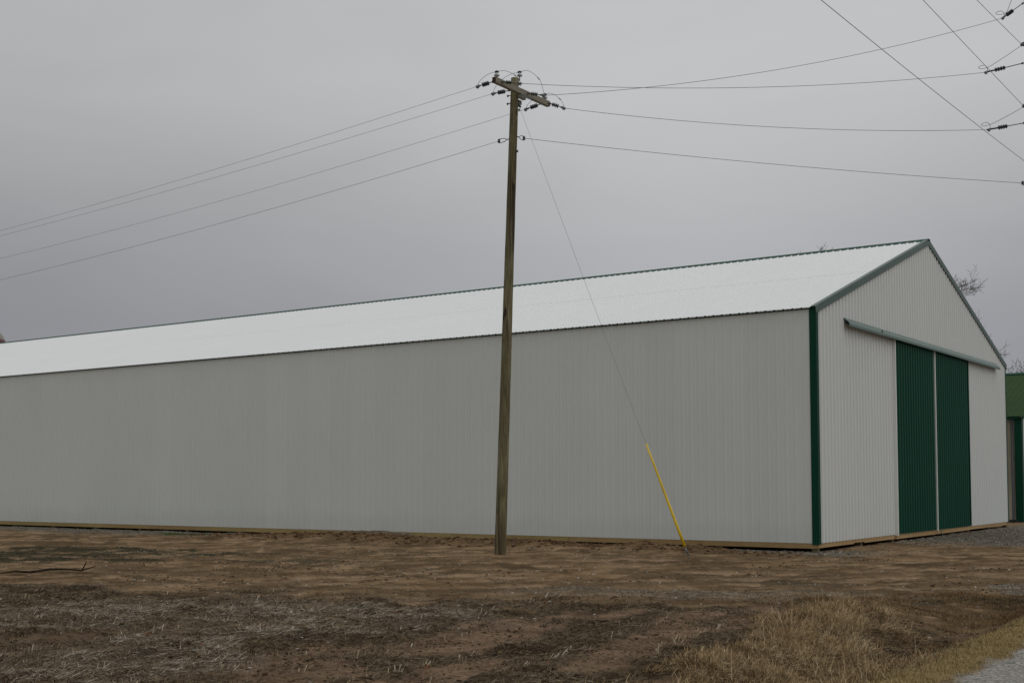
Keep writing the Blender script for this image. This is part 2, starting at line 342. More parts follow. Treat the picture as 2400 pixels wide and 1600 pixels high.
# ------------------------------------------------------------------ the ground
def axis(parts):
    o = []
    for a, b, st in parts: o += list(np.arange(a, b, st))
    return np.array(o)
def grow(a, b, st, g=1.18):
    o = []; x = a
    while x < b: x += st; st *= g; o.append(x)
    return np.array(o)
xs = axis([(-16, -7, .07), (-7, 8.2, .04), (8.2, 16, .07)]); xs = np.concatenate([-grow(16, 1500, .1)[::-1], xs, grow(16, 1500, .1)])
ys = axis([(9.3, 19, .028), (19, 26, .05), (26, 44, .10)]); ys = np.concatenate([(9.3-grow(0, 1500, .06))[::-1], ys, grow(44, 1600, .15)])
GX, GY = np.meshgrid(xs, ys); GX = GX.ravel(); GY = GY.ravel()
MS = masks(GX, GY); GZ = height(GX, GY, MS)
nx, ny = len(xs), len(ys); idx = np.arange(nx*ny).reshape(ny, nx)
F = np.stack([idx[:-1,:-1].ravel(), idx[:-1,1:].ravel(), idx[1:,1:].ravel(), idx[1:,:-1].ravel()], 1)
g = Mat('soil', (.15,.11,.07), .95, .06)
po = g.pos(); pw = g.pos((.8, 1.15, 1))
n_s = g.noise(1.7, 7, .6, pw, .5); n_f = g.noise(16, 6, .7, po); n_m = g.noise(3.2, 6, .6, po); n_b = g.noise(.35, 4, .5, po)
pst = g.pos((.55, 1.3, 1), (0, 0, R(4))); n_t = g.noise(2.2, 5, .62, pst, .7)
dirt = g.ramp(n_s, [(.30, (.098,.060,.032)), (.44, (.196,.129,.072)), (.56, (.275,.186,.108)), (.72, (.355,.250,.152))])
dirt = g.mix(g.ramp(n_t, [(.40, .8), (.51, 0.0)]), dirt, (.100,.064,.031))
n_d = g.noise(1.1, 7, .68, g.pos((.8, 1.1, 1), (0, 0, R(-6))), .6)
dirt = g.mix(g.ramp(n_d, [(.40, .85), (.49, 0.0)]), dirt, (.058,.043,.026))
dirt = g.mix(g.ramp(n_d, [(.53, 0.0), (.62, .65)]), dirt, (.34,.237,.142))
dirt = g.mix(g.ramp(g.noise(45, 3, .7), [(.60, 0.0), (.72, .5)]), dirt, (.30,.26,.20))
dirt = g.mix(g.ramp(g.noise(30, 4, .7), [(.30, .7), (.42, 0.0)]), dirt, (.05,.035,.022))
dirt = g.mix(g.ramp(n_b, [(.42, 0.0), (.62, .45)]), dirt, (.18,.112,.054))
dirt = g.mix(g.math('MULTIPLY', g.attr('m_track'), .7), dirt, g.ramp(n_f, [(.35, (.25,.17,.105)), (.65, (.35,.25,.165))]))
dirt = g.mix(g.math('MULTIPLY', g.attr('m_trackedge'), .85), dirt, g.ramp(n_f, [(.35, (.045,.029,.015)), (.65, (.13,.085,.045))]))
fieldc = g.ramp(n_m, [(.28, (.030,.021,.012)), (.45, (.060,.042,.024)), (.6, (.10,.070,.040)), (.75, (.18,.128,.076))])
fieldc = g.mix(g.ramp(n_f, [(.53, 0.0), (.68, .8)]), fieldc, (.165,.122,.080))
fieldc = g.mix(g.ramp(n_f, [(.36, .8), (.46, 0.0)]), fieldc, (.022,.015,.009))
fieldc = g.mix(g.ramp(n_d, [(.40, .6), (.5, 0.0)]), fieldc, (.030,.021,.013))
bare = g.ramp(n_s, [(.35, (.13,.080,.048)), (.62, (.275,.182,.118))])
c = g.mix(g.attr('m_field'), dirt, fieldc); c = g.mix(g.math('MULTIPLY', g.attr('m_bare'), g.ramp(n_f, [(.38, .1), (.5, .85)])), c, bare)
c = g.mix(g.math('MULTIPLY', g.attr('m_straw'), .40), c, g.ramp(g.noise(42, 4, .75), [(.42, (.06,.048,.034)), (.52, (.15,.125,.095)), (.62, (.42,.37,.30))]))
c = g.mix(g.math('MULTIPLY', g.attr('m_mound'), .8), c, g.ramp(n_m, [(.32, (.055,.031,.015)), (.5, (.125,.074,.036)), (.68, (.20,.128,.068))]))
gv = g.vor(38, po, 'Color'); gvn = g.n('ShaderNodeSeparateColor'); g.l(gv, gvn.inputs[0]); gvd = g.vor(38, po)
grav = g.ramp(gvn.outputs[0], [(0, (.085,.075,.055)), (.45, (.185,.168,.132)), (.85, (.285,.262,.212)), (1, (.49,.465,.405))])
grav = g.mix(g.ramp(g.noise(9, 5, .75), [(.40, .75), (.52, 0.0)]), grav, (.085,.072,.052))
grav = g.mix(g.ramp(g.noise(13, 5, .75), [(.48, 0.0), (.60, .85)]), grav, (.40,.375,.32))
grav = g.mix(g.ramp(gvd, [(.45, 0.0), (.8, .7)]), grav, (.05,.04,.03))
gm = g.math('MULTIPLY', g.attr('m_gravel'), g.ramp(g.noise(2.4, 5, .6), [(.30, .35), (.55, 1.0)]))
gm = g.math('ADD', gm, 0)
c = g.mix(gm, c, grav)
# stray pale stones everywhere on the dirt
sv_ = g.vor(7, po, 'Color'); svs = g.n('ShaderNodeSeparateColor'); g.l(sv_, svs.inputs[0]); sdist = g.vor(7, po)
stray = g.math('MULTIPLY', g.math('GREATER_THAN', svs.outputs[1], .86), g.math('LESS_THAN', sdist, .14))
c = g.mix(g.math('MULTIPLY', stray, g.math('SUBTRACT', 1, g.attr('m_road'))), c, (.42,.40,.36))
wetc = g.ramp(n_f, [(.3, (.018,.017,.009)), (.55, (.038,.034,.018)), (.75, (.11,.088,.050))])
c = g.mix(g.math('MULTIPLY', g.attr('m_wet'), g.ramp(n_s, [(.50, .95), (.58, .15)])), c, wetc)
c = g.mix(g.attr('m_moss'), c, g.ramp(n_f, [(.3, (.025,.042,.010)), (.7, (.07,.10,.025))]))
c = g.mix(g.attr('m_grass'), c, g.ramp(n_f, [(.3, (.045,.032,.018)), (.6, (.11,.08,.042)), (.8, (.19,.14,.075))]))
c = g.mix(g.attr('m_shoulder'), c, g.ramp(n_f, [(.3, (.10,.072,.032)), (.55, (.24,.175,.080)), (.75, (.36,.275,.14))]))
rv = g.vor(55, po, 'Color'); rvs = g.n('ShaderNodeSeparateColor'); g.l(rv, rvs.inputs[0])
roadc = g.ramp(rvs.outputs[0], [(0, (.15,.14,.122)), (.5, (.27,.255,.228)), (1, (.42,.40,.365))])
roadc = g.mix(g.ramp(g.noise(6, 4), [(.6, 0.0), (.72, .5)]), roadc, (.12,.10,.08))
c = g.mix(g.attr('m_road'), c, roadc)
g.color(c); g.rough(g.math('SUBTRACT', .96, g.math('MULTIPLY', g.attr('m_wet'), .05)))
hb = g.math('ADD', g.math('MULTIPLY', n_f, .7), g.math('MULTIPLY', g.noise(60, 4, .7), .35))
hb = g.math('ADD', hb, g.math('MULTIPLY', g.math('MULTIPLY', gvd, -1.2), g.attr('m_gravel')))
g.bump(hb, .9, .035)
npmesh('ground', np.stack([GX, GY, GZ], 1), F, g, MS, kind='structure', smooth=True)

# ------------------------------------------------------------------ loose ground cover (uncountable)
def scatter(n, x0, x1, y0, y1, wfun):
    """world-space rejection sampling by a density mask"""
    x = rng.uniform(x0, x1, n*6); y = rng.uniform(y0, y1, n*6); w = wfun(x, y); k = rng.random(len(x)) < w
    x = x[k][:n]; y = y[k][:n]; return x, y
def stones(name, x, y, r, mat, sink=.3, flat=.65, label_tint=None):
    n = len(x); z = height(x, y)
    base = np.array([(1,0,0),(-1,0,0),(0,1,0),(0,-1,0),(0,0,1),(0,0,-1)], float)
    base = np.concatenate([base, np.array([(a,b,c_) for a in (-.62,.62) for b in (-.62,.62) for c_ in (-.62,.62)])])
    tri = []
    cx = {(-1,-1,-1):6,(-1,-1,1):7,(-1,1,-1):8,(-1,1,1):9,(1,-1,-1):10,(1,-1,1):11,(1,1,-1):12,(1,1,1):13}
    for (ax, sg, vi) in ((0,1,0),(0,-1,1),(1,1,2),(1,-1,3),(2,1,4),(2,-1,5)):
        o1, o2 = [(1,2),(2,0),(0,1)][ax]; ring = []
        for a, b in ((-1,-1),(1,-1),(1,1),(-1,1)):
            kk = [0,0,0]; kk[ax] = sg; kk[o1] = a; kk[o2] = b; ring.append(cx[tuple(kk)])
        if sg < 0: ring = ring[::-1]
        for i in range(4): tri.append((vi, ring[i], ring[(i+1) % 4]))
    tri = np.array(tri); jit = 1+(rng.random((n, 14, 1))-.5)*.5
    th = rng.random(n)*6.283; sc = np.stack([r*(.7+.6*rng.random(n)), r*(.7+.6*rng.random(n)), r*flat*(.6+.7*rng.random(n))], 1)
    V = base[None]*jit*sc[:, None, :]; ct, st_ = np.cos(th)[:, None], np.sin(th)[:, None]
    X = V[..., 0]*ct-V[..., 1]*st_; Y = V[..., 0]*st_+V[..., 1]*ct
    V = np.stack([X+x[:, None], Y+y[:, None], V[..., 2]+(z+r*flat*(1-2*sink)*.6)[:, None]], 2).reshape(-1, 3)
    Fx = (tri[None]+(np.arange(n)*14)[:, None, None]).reshape(-1, 3)
    return npmesh(name, V, Fx, mat, {'tint': np.repeat(rng.random(n), 14)}, kind='stuff', smooth=False)
def tinted(name, stops, rough=.95, spec=.06, trans=0):
    M = Mat(name, (.2,.2,.2), rough, spec); M.color(M.ramp(M.attr('tint'), stops)); return M
stone_m = tinted('limestone_chips', [(0, (.085,.071,.052)), (.5, (.165,.144,.110)), (.88, (.27,.245,.20)), (1, (.47,.445,.39))])
clod_m = tinted('soil_clods', [(0, (.038,.025,.014)), (.5, (.075,.05,.029)), (1, (.16,.11,.062))])
spoil_m = tinted('spoil_clods', [(0, (.06,.034,.018)), (.5, (.115,.070,.038)), (1, (.20,.135,.08))])
x, y = scatter(26000, -30, 14, 16.5, 54, lambda a, b: masks(a, b)['m_gravel']**1.5); stones('gravel', x, y, .008+.014*rng.random(len(x))**2, stone_m)
x, y = scatter(9000, 4, 17, 24, 44, lambda a, b: masks(a, b)['m_gravel']**1.2); stones('gravel', x, y, .010+.015*rng.random(len(x))**2, stone_m)
x, y = scatter(7000, -10, 11, 16, 33, lambda a, b: .08+.5*sst(.5, .65, fbm(a*.9, b*.9, 3))); stones('pebbles', x, y, .007+.018*rng.random(len(x))**3, stone_m)
x, y = scatter(9000, -8, 7, 9.6, 20, lambda a, b: (lambda m_: m_['m_field']*(1-.8*m_['m_bare'])*(1-.5*m_['m_straw']))(masks(a, b))*sst(.40, .62, fbm(a*2, b*2, 3))); stones('soil_clods', x, y, .006+.020*rng.random(len(x))**2.5, clod_m)
x, y = scatter(6000, -14, 8, 22, 40, lambda a, b: masks(a, b)['m_mound']); stones('spoil_clods', x, y, .012+.05*rng.random(len(x))**3, spoil_m)
x, y = scatter(5000, -10, 11, 17, 27, lambda a, b: sst(.55, .7, fbm(a*.8, b*1.2, 3))); stones('dirt_clods', x, y, .005+.022*rng.random(len(x))**3, spoil_m)

def blades(name, x, y, L_, wid, az, lean, bend, mat, tint, z0=None, tip=.25, lie=False):
    """three-segment tapering blades; lean in radians from the vertical, bend adds droop"""
    n = len(x); z = height(x, y) if z0 is None else z0
    d = np.stack([np.cos(az), np.sin(az)], 1); sd_ = np.stack([-np.sin(az), np.cos(az)], 1)
    rings = []; p = np.stack([x, y, z+(.010 if lie else -.01)], 1)
    for k in range(4):
        w = wid*(1-(1-tip)*k/3)/2; off = np.concatenate([sd_*w[:, None], (w*.35)[:, None]*(np.ones((n, 1)))], 1)
        rings.append(p-off); rings.append(p+off)
        a = lean+bend*k/2.0; step = L_/3
        p = p+np.concatenate([d*(np.sin(a)*step)[:, None], (np.cos(a)*step)[:, None]], 1)
        if z0 is None: p[:, 2] = np.maximum(p[:, 2], z+.012)
    V = np.stack(rings, 1).reshape(-1, 3); b = (np.arange(n)*8)[:, None, None]
    q = np.array([(0,1,3,2),(2,3,5,4),(4,5,7,6)])
    return npmesh(name, V, (q[None]+b).reshape(-1, 4), mat, {'tint': np.repeat(tint, 8)}, kind='stuff', smooth=True)
straw_m = tinted('bleached_straw', [(0, (.085,.058,.034)), (.45, (.185,.140,.090)), (.8, (.33,.275,.205)), (1, (.52,.465,.39))], .8)
stub_m = tinted('corn_stalk', [(0, (.15,.10,.055)), (.5, (.29,.22,.14)), (1, (.50,.43,.33))], .8)
grass_m = tinted('dead_grass', [(0, (.085,.050,.024)), (.35, (.23,.148,.072)), (.7, (.44,.32,.175)), (1, (.66,.55,.36))], .8)
short_m = tinted('short_grass', [(0, (.13,.09,.04)), (.5, (.34,.25,.11)), (1, (.56,.44,.23))], .85)
U = rng.random
# matted straw and chaff lying on the field
x, y = scatter(85000, -8.5, 7, 9.6, 20.5, lambda a, b: (lambda m_: m_['m_field']*(.38+.62*m_['m_straw'])*(1-.85*m_['m_bare']))(masks(a, b))*sst(.32, .62, fbm(a*1.7+3, b*3.2, 3))); n = len(x)
ms = masks(x, y)['m_straw']
blades('field_straw', x, y, .03+.14*U(n)**1.8, .003+.004*U(n), U(n)*6.283, 1.2+.45*U(n), .1*(U(n)-.2), straw_m, np.clip(U(n)**1.3*(.70+.4*ms)+.12*ms, 0, 1), lie=True)
x, y = scatter(9000, -10, 9, 16.5, 24, lambda a, b: (1-masks(a, b)['m_field'])*sst(24, 17, b)*sst(.45, .62, fbm(a*1.3+30, b*1.3, 3))); n = len(x)
blades('drive_straw', x, y, .03+.10*U(n)**1.5, .003+.004*U(n), U(n)*6.283, 1.2+.45*U(n), .1*U(n), straw_m, U(n)**1.4*.8, lie=True)
# darker brown residue
x, y = scatter(60000, -8.5, 7, 9.6, 20, lambda a, b: (lambda m_: m_['m_field']*(1-.55*m_['m_bare']))(masks(a, b))*sst(.36, .56, fbm(a*2.4+8, b*2.4, 3))); n = len(x)
blades('field_residue', x, y, .03+.09*U(n), .004+.006*U(n), U(n)*6.283, .9+.7*U(n), .3*U(n), straw_m, U(n)**1.5*.5)
# standing stubble in rows
rx = []; ry = []; rw = []
for k in range(-26, 22):
    off = k*.76+.2
    u = np.arange(4, 26, .028); keep = fbm(u*.9+k*3.1, u*0+k*7.7, 3) > .50; u = u[keep]
    u = u[rng.random(len(u)) < .5]
    jx = rng.normal(0, .028, len(u)); rx.append(rown[0]*(off+jx)+rowd[0]*u); ry.append(rown[1]*(off+jx)+rowd[1]*u)
x = np.concatenate(rx); y = np.concatenate(ry); k = (x > -9) & (x < 6) & (y > 9.4) & (y < 20) & (masks(x, y)['m_field']*(1-masks(x, y)['m_grass']) > .6); x = x[k]; y = y[k]; n = len(x)
blades('corn_stubble', x, y, .03+.075*U(n)**1.2, .008+.009*U(n), rng.normal(.3, .8, n), .1+.8*U(n)**1.5, .25*U(n), stub_m, U(n), tip=.8)
# tall dead grass in the ditch
def tuft(n, cover, spread=.06):
    cx_, cy_ = cover; i = rng.integers(0, len(cx_), n); return cx_[i]+rng.normal(0, spread, n), cy_[i]+rng.normal(0, spread, n), i
cx_, cy_ = scatter(2600, 0, 8, 9.3, 18, lambda a, b: masks(a, b)['m_grass']*(.3+.7*sst(.35, .58, fbm(a*1.3+2, b*1.3, 3))))
hx = .30+.52*fbm(cx_*1.1+7, cy_*1.1, 3)**1.0; az_ = U(len(cx_))*6.283; tn = U(len(cx_))
x, y, i = tuft(90000, (cx_, cy_)); n = len(x)
blades('dead_grass', x, y, (.07+.26*U(n)**1.3)*hx[i], .003+.004*U(n), az_[i]+rng.normal(0, 1.7, n), .25+1.25*U(n), .3+.55*U(n), grass_m, np.clip(.75*U(n)**1.3+.30*tn[i]-.02, 0, 1))
x, y = scatter(42000, 1, 12, 11.5, 18.3, lambda a, b: (lambda q_, m_: sst(.7, 1.2, q_)*sst(5.5, 3, q_)*(1-m_['m_grass'])*(1-m_['m_bare'])*sst(2.2, 3.6, a))(coords(a, b)[2], masks(a, b))*sst(.33, .52, fbm(a*1.6, b*1.6, 3))); n = len(x)
blades('brown_grass', x, y, .03+.10*U(n)**1.5, .003+.003*U(n), U(n)*6.283, .4+.9*U(n), .3+.4*U(n), grass_m, .42*U(n)**1.2)
x, y = scatter(500, 1, 6, 9.5, 17, lambda a, b: masks(a, b)['m_grass']*.5); n = len(x)
blades('seed_stalks', x, y, .18+.22*U(n), .003+.002*U(n), U(n)*6.283, .1+.8*U(n)**1.5, .1+.3*U(n), grass_m, .55+.4*U(n))
x, y = scatter(46000, 2.2, 9, 9.3, 18, lambda a, b: masks(a, b)['m_shoulder']*(.35+.65*sst(.35, .6, fbm(a*3, b*3, 3)))); n = len(x)
blades('roadside_grass', x, y, .015+.055*U(n)**1.4, .0025+.0025*U(n), U(n)*6.283, .3+1.0*U(n), .3*U(n), short_m, np.clip(U(n)*.75+.2*fbm(x*2, y*2, 2), 0, 1))
x, y = scatter(5000, -17, -6, 23, 33, lambda a, b: masks(a, b)['m_wet']*.8); n = len(x)
moss_m = tinted('dark_turf', [(0, (.020,.019,.010)), (.7, (.055,.048,.027)), (1, (.16,.125,.08))])
blades('dark_turf', x, y, .02+.04*U(n), .005+.006*U(n), U(n)*6.283, .9+.6*U(n), .3*U(n), moss_m, U(n))
x, y = scatter(45, -9, 4, 9.6, 18, lambda a, b: masks(a, b)['m_field']*.5); n = len(x)      # oak leaves blown in, rust red
leaf_m = tinted('rust_leaf', [(0, (.10,.035,.018)), (1, (.20,.085,.05))])
blades('fallen_leaves', x, y, .04+.05*U(n), .025+.025*U(n), U(n)*6.283, 1.0+.5*U(n), .3*U(n), leaf_m, U(n), tip=.4)

clod_dark = Mat('wet_dark_bark', (.03,.022,.015), .9, .05); clod_dark.color(clod_dark.ramp(clod_dark.noise(12), [(.3, (.02,.015,.010)), (.7, (.05,.037,.025))]))
def twig():
    pts = [(-9.05, 22.05, .05), (-8.85, 22.2, .09), (-8.6, 22.25, .06), (-8.3, 22.4, .10), (-8.05, 22.5, .06), (-7.75, 22.45, .05), (-7.55, 22.6, .10)]
    b = MB(); b.tube([(px_, py_, H1(px_, py_)+pz_) for px_, py_, pz_ in pts], [.010, .020, .024, .022, .018, .014, .007], 7)
    b.tube([(-7.75, 22.45, H1(-7.75, 22.45)+.05), (-7.68, 22.42, H1(-7.7, 22.4)+.17), (-7.66, 22.44, H1(-7.7, 22.4)+.24)], [.013, .012, .006], 6)
    o = b.build('fallen_branch', clod_dark); tag(o, 'dark crooked stick lying on the bare soil at far left', 'stick')
twig()
# ------------------------------------------------------------------ the long white barn
ZB = .20; ZE = .20+5.569; ZR = ZE+3.024; WB = 18.29; LB = 60.0; SL = 3.024/(WB/2)
P_ = .2286
def ribs_bold(a, b):
    o = [(a, 0)]; k = math.floor(a/P_)
    while True:
        c_ = k*P_+.06; k += 1
        if c_-.07 <= a: continue
        if c_+.07 >= b: break
        o += [(c_-.060, 0), (c_-.030, .034), (c_+.030, .034), (c_+.060, 0)]
    o.append((b, 0)); return o
def ribs(a, b, minor=True, rh=1.0):
    """(position, height) profile of a ribbed sheet from a to b"""
    o = [(a, 0)]; k = math.floor(a/P_); RH = .019*rh
    while True:
        c_ = k*P_+.06; k += 1
        if c_-.035 <= a+.002: continue
        if c_+.035 >= b-.002: break
        o += [(c_-.032, 0), (c_-.012, RH), (c_+.012, RH), (c_+.032, 0)]
        if minor and c_+.135 < b:
            o += [(c_+.090, 0), (c_+.100, .0045), (c_+.112, .0045), (c_+.122, 0)]
    o.append((b, 0)); return o
barn = empty('pole_barn', BC, label='very long white metal barn with dark green corner trim and a white ribbed roof', cat='barn')
def sheet(name, prof, lo, hi, mat, parent, lab=None):
    """lo/hi map (u, h) to 3D"""
    b = MB(); vs = []
    for (u, h_) in prof: vs += [lo(u, h_), hi(u, h_)]
    b.add(vs, [(2*i, 2*i+1, 2*i+3, 2*i+2) for i in range(len(prof)-1)]); return b.build(name, mat, parent, lab)
sheet('side_wall', ribs(0, LB, True, .65), lambda u, h_: B(u, -h_, ZB), lambda u, h_: B(u, -h_, ZE-.01), wall_m, barn)
sheet('side_wall', ribs(0, LB, False), lambda u, h_: B(u, WB+h_, ZB), lambda u, h_: B(u, WB+h_, ZE-.01), wall_m, barn)
def gz(t): return ZE-.02+SL*min(t, WB-t)
gp = sorted(ribs_bold(0, WB)+[(9.1432, 0)])
sheet('gable_wall', gp, lambda u, h_: B(-h_, u, ZB), lambda u, h_: B(-h_, u, gz(u)), gable_m, barn)
sheet('gable_wall', gp, lambda u, h_: B(LB+h_, u, ZB), lambda u, h_: B(LB+h_, u, gz(u)), gable_m, barn, 'far end wall of the barn')
# roof: each slope in two lapped courses of ribbed sheet
OV = .085; c_n = math.hypot(1, SL); LAP = 4.75
for side in (0, 1):
    def rp(s, d, h_, side=side):        # d = distance from the ridge horizontally
        t = WB/2-d if side == 0 else WB/2+d
        z = ZR-SL*d+.012+h_*1/c_n; return B(s, t+(-1 if side == 0 else 1)*h_*SL/c_n, z)
    pr = ribs(-.05, LB+.05)
    b = MB(); vs = []
    for (u, h_) in pr: vs += [rp(u, 0, h_+.004), rp(u, LAP, h_+.004), rp(u, LAP, h_), rp(u, WB/2+OV, h_)]
    fs = []
    for i in range(len(pr)-1):
        for j in range(3): fs.append((4*i+j, 4*i+j+1, 4*i+j+5, 4*i+j+4))
    b.add(vs, fs); b.build('roof', roof_m, barn)
    # dark closure under the eave
    e = MB(); tt = -OV+.05 if side == 0 else WB+OV-.05
    e.box(B(LB/2, tt, ZE-SL*(OV-.05)-.004), DL*(LB/2), DG*.006, UZ*.020)
    e.box(B(LB/2, (tt if side == 0 else tt)+(.03 if side == 0 else -.03), ZE-SL*(OV-.05)-.022), DL*(LB/2), DG*.036, UZ*.003)
    e.build('eave_trim', green_m, barn)
# ridge cap with a hem that dips between the ribs
cp = ribs(-.06, LB+.06, False); b = MB(); vs = []
for (u, h_) in cp:
    e0 = -.010+h_*1.15
    for sgn in (-1, 1):
        vs += [B(u, WB/2+sgn*.185, ZR-SL*.185+.014+e0), B(u, WB/2+sgn*.18, ZR-SL*.18+.040), ]
    vs += [B(u, WB/2, ZR+.062)]
fs = []
for i in range(len(cp)-1):
    a_ = 5*i; d_ = a_+5
    fs += [(a_, a_+1, d_+1, d_), (a_+1, a_+4, d_+4, d_+1), (a_+4, a_+3, d_+3, d_+4), (a_+3, a_+2, d_+2, d_+3)]
b.add(vs, fs); b.box(B(-.065, WB/2, ZR+.02), DL*.006, DG*.10, UZ*.028); b.build('ridge_cap', green_m, barn)
# corner trims: L-shaped angles standing just proud of the ribs
def corner(s, t, ds, dt, mat=green_m):
    b = MB(); w = .125; th = .004
    zc = (ZB-.03+ZE-.035)/2; hz = (ZE-.035-ZB+.03)/2
    # leg on the long wall and leg on the gable, inner edges folded back
    b.box(B(s+ds*(w/2-.012), t-dt*.028, zc), DL*(w/2+.012), DG*th, UZ*hz)
    b.box(B(s-ds*.028, t+dt*(w/2-.006), zc), DL*th, DG*(w/2+.012), UZ*hz)
    b.box(B(s+ds*(w+.004), t-dt*.016, zc), DL*th, DG*.008, UZ*(hz-.002))
    b.box(B(s-ds*.016, t+dt*(w+.010), zc), DL*.008, DG*th, UZ*(hz-.002))
    return b.build('corner_trim', mat, barn)
corner(0, 0, 1, 1); corner(0, WB, 1, -1); corner(LB, 0, -1, 1); corner(LB, WB, -1, -1)
# rake trims
for s0, sg in ((-.045, 1), (LB+.045, -1)):
    for side in (0, 1):
        b = MB(); dd = DG*(1 if side == 0 else -1); sl = (dd+UZ*SL).normalized(); nrm = (UZ-dd*SL).normalized()
        a0 = B(s0, -OV-.01 if side == 0 else WB+OV+.01, ZE-SL*(OV+.01)); a1 = B(s0, WB/2, ZR)
        mid = (a0+a1)/2; hl = (a1-a0).length/2
        b.box(mid-DL*sg*.008-nrm*.040, sl*(hl-.004), DL*.006, nrm*.085)         # fascia
        b.box(mid+DL*sg*.055+nrm*.041, sl*(hl-.004), DL*.055, nrm*.004)         # flange on the roof
        b.box(mid+DL*sg*.012-nrm*.121, sl*(hl-.010), DL*.014, nrm*.004)         # return under the fascia
        b.build('rake_trim', rake_m, barn)
# grade boards round the foot, each about 4.9 m, and the posts they are nailed to
bi = 0; s = .01; mats = [board_m, board_m, board2_m, board_m, board_m, board2_m]
cuts = [0.02, 6.9, 11.8, 16.7, 21.6, 26.5, 31.4, 36.3, 41.2, 46.1, 51.0, 55.9, 59.9]
for i in range(len(cuts)-1):
    dz = rng.uniform(-.006, .006)
    for tt, sg in ((0, 1), (WB, -1)):
        b = MB(); b.box(B((cuts[i]+cuts[i+1])/2, tt+sg*.020, ZB-.051+dz), DL*((cuts[i+1]-cuts[i])/2-.004), DG*.018, UZ*.078)
        b.build('grade_board', [board2_m, board_m][i > 0] if i != 4 else board2_m, barn)
gcuts = [0.02, 2.45, 3.2, 5.70, 9.44, 13.10, 15.6, 18.2]
for i in range(len(gcuts)-1):
    lowd = 0 if i != 1 else .03
    for s_, sg in ((0, 1), (LB, -1)):
        b = MB(); b.box(B(s_+sg*(.020 if i not in (3, 4) else -.012), (gcuts[i]+gcuts[i+1])/2, ZB-.045+rng.uniform(-.008, .008)+lowd), DL*.018, DG*((gcuts[i+1]-gcuts[i])/2-.003), UZ*.070)
        b.build('grade_board', board3_m, barn)
for k in range(0, 25):
    s_ = min(.10+k*2.44, LB-.1)
    for tt in (.11, WB-.11):
        b = MB(); b.box(B(s_, tt, (ZB+.02-.35)/2), DL*.07, DG*.07, UZ*(ZB+.02+.35)/2); b.build('support_post', post_m, barn)
for tt in (3.1, 5.62, 9.44, 13.2, 15.8):
    b = MB(); b.box(B(.11, tt, (ZB+.02-.35)/2), DL*.07, DG*.06, UZ*(ZB+.02+.35)/2); b.build('support_post', post_m, barn)
# sliding doors on the gable
D0, DM, D1 = 5.74, 9.44, 13.10; DZ0, DZ1 = ZB+.015, ZB+5.32
def door(t0, t1, label):
    d = sheet('sliding_door', [(u, h_) for u, h_ in ribs_bold(t0, t1)], lambda u, h_: B(-.050-h_, u, DZ0), lambda u, h_: B(-.050-h_, u, DZ1), doorg_m, barn, label)
    for te in (t0+.03, t1-.03):
        fr = MB(); fr.box(B(-.034, te, (DZ0+DZ1)/2), DL*.014, DG*.028, UZ*(DZ1-DZ0)/2); fr.build('stile', doorg_m, d)
    return d
door(D0, DM-.03, 'dark green ribbed door, the left leaf'); door(DM+.03, D1, 'dark green ribbed door, the right leaf')
for tt, w, lb in ((D0-.03, .028, None), (DM, .028, None)):
    b = MB(); b.box(B(-.046, tt, (DZ0+DZ1)/2-.02), DL*.044, DG*w, UZ*((DZ1-DZ0)/2+.02)); b.build('door_edge_strip', strip_m, barn, lb)
b = MB(); b.box(B(-.055, D1+.03, (DZ0+DZ1)/2), DL*.030, DG*.028, UZ*(DZ1-DZ0)/2); b.build('door_edge_strip', green_m, barn, 'green strip on the right edge of the doors')
b = MB(); b.tube([B(-.16, DM, ZB+.02), B(-.20, DM+.05, .02), B(-.26, DM+.16, -.02)], .016, 6); b.build('door_stop', steel_m, barn)
# hood over the door track
HT0, HT1 = 1.85, 16.9; hp = [(-.022, ZB+5.52), (-.165, ZB+5.40), (-.185, ZB+5.36), (-.185, ZB+5.30), (-.175, ZB+5.295)]
b = MB(); vs = []; th = .006
for (tt, zs) in ((HT0, 0), (HT1, 0)):
    for (s_, z_) in hp: vs.append(B(s_, tt, z_))
    for (s_, z_) in hp: vs.append(B(s_+th, tt, z_-th))
n5 = len(hp); fs = []
for j in range(n5-1):
    fs += [(j, j+1, 2*n5+j+1, 2*n5+j), (n5+j+1, n5+j, 3*n5+j, 3*n5+j+1)]
    fs += [(j, n5+j, n5+j+1, j+1), (2*n5+j, 2*n5+j+1, 3*n5+j+1, 3*n5+j)]
fs.append((n5-1, 2*n5-1, 4*n5-1, 3*n5-1)); b.add(vs, fs)
hood = b.build('track_hood', hood_m, barn, 'grey green sloping hood over the door track')
b = MB(); b.box(B(-.075, (HT0+HT1)/2, ZB+5.40), DL*.022, DG*((HT1-HT0)/2-.06), UZ*.03); b.build('door_track', dark_m, barn)
b = MB(); b.box(B(-.176, HT0+2.52, ZB+5.405), DL*.014, DG*.006, UZ*.03); b.build('hood_joint', dark_m, hood)

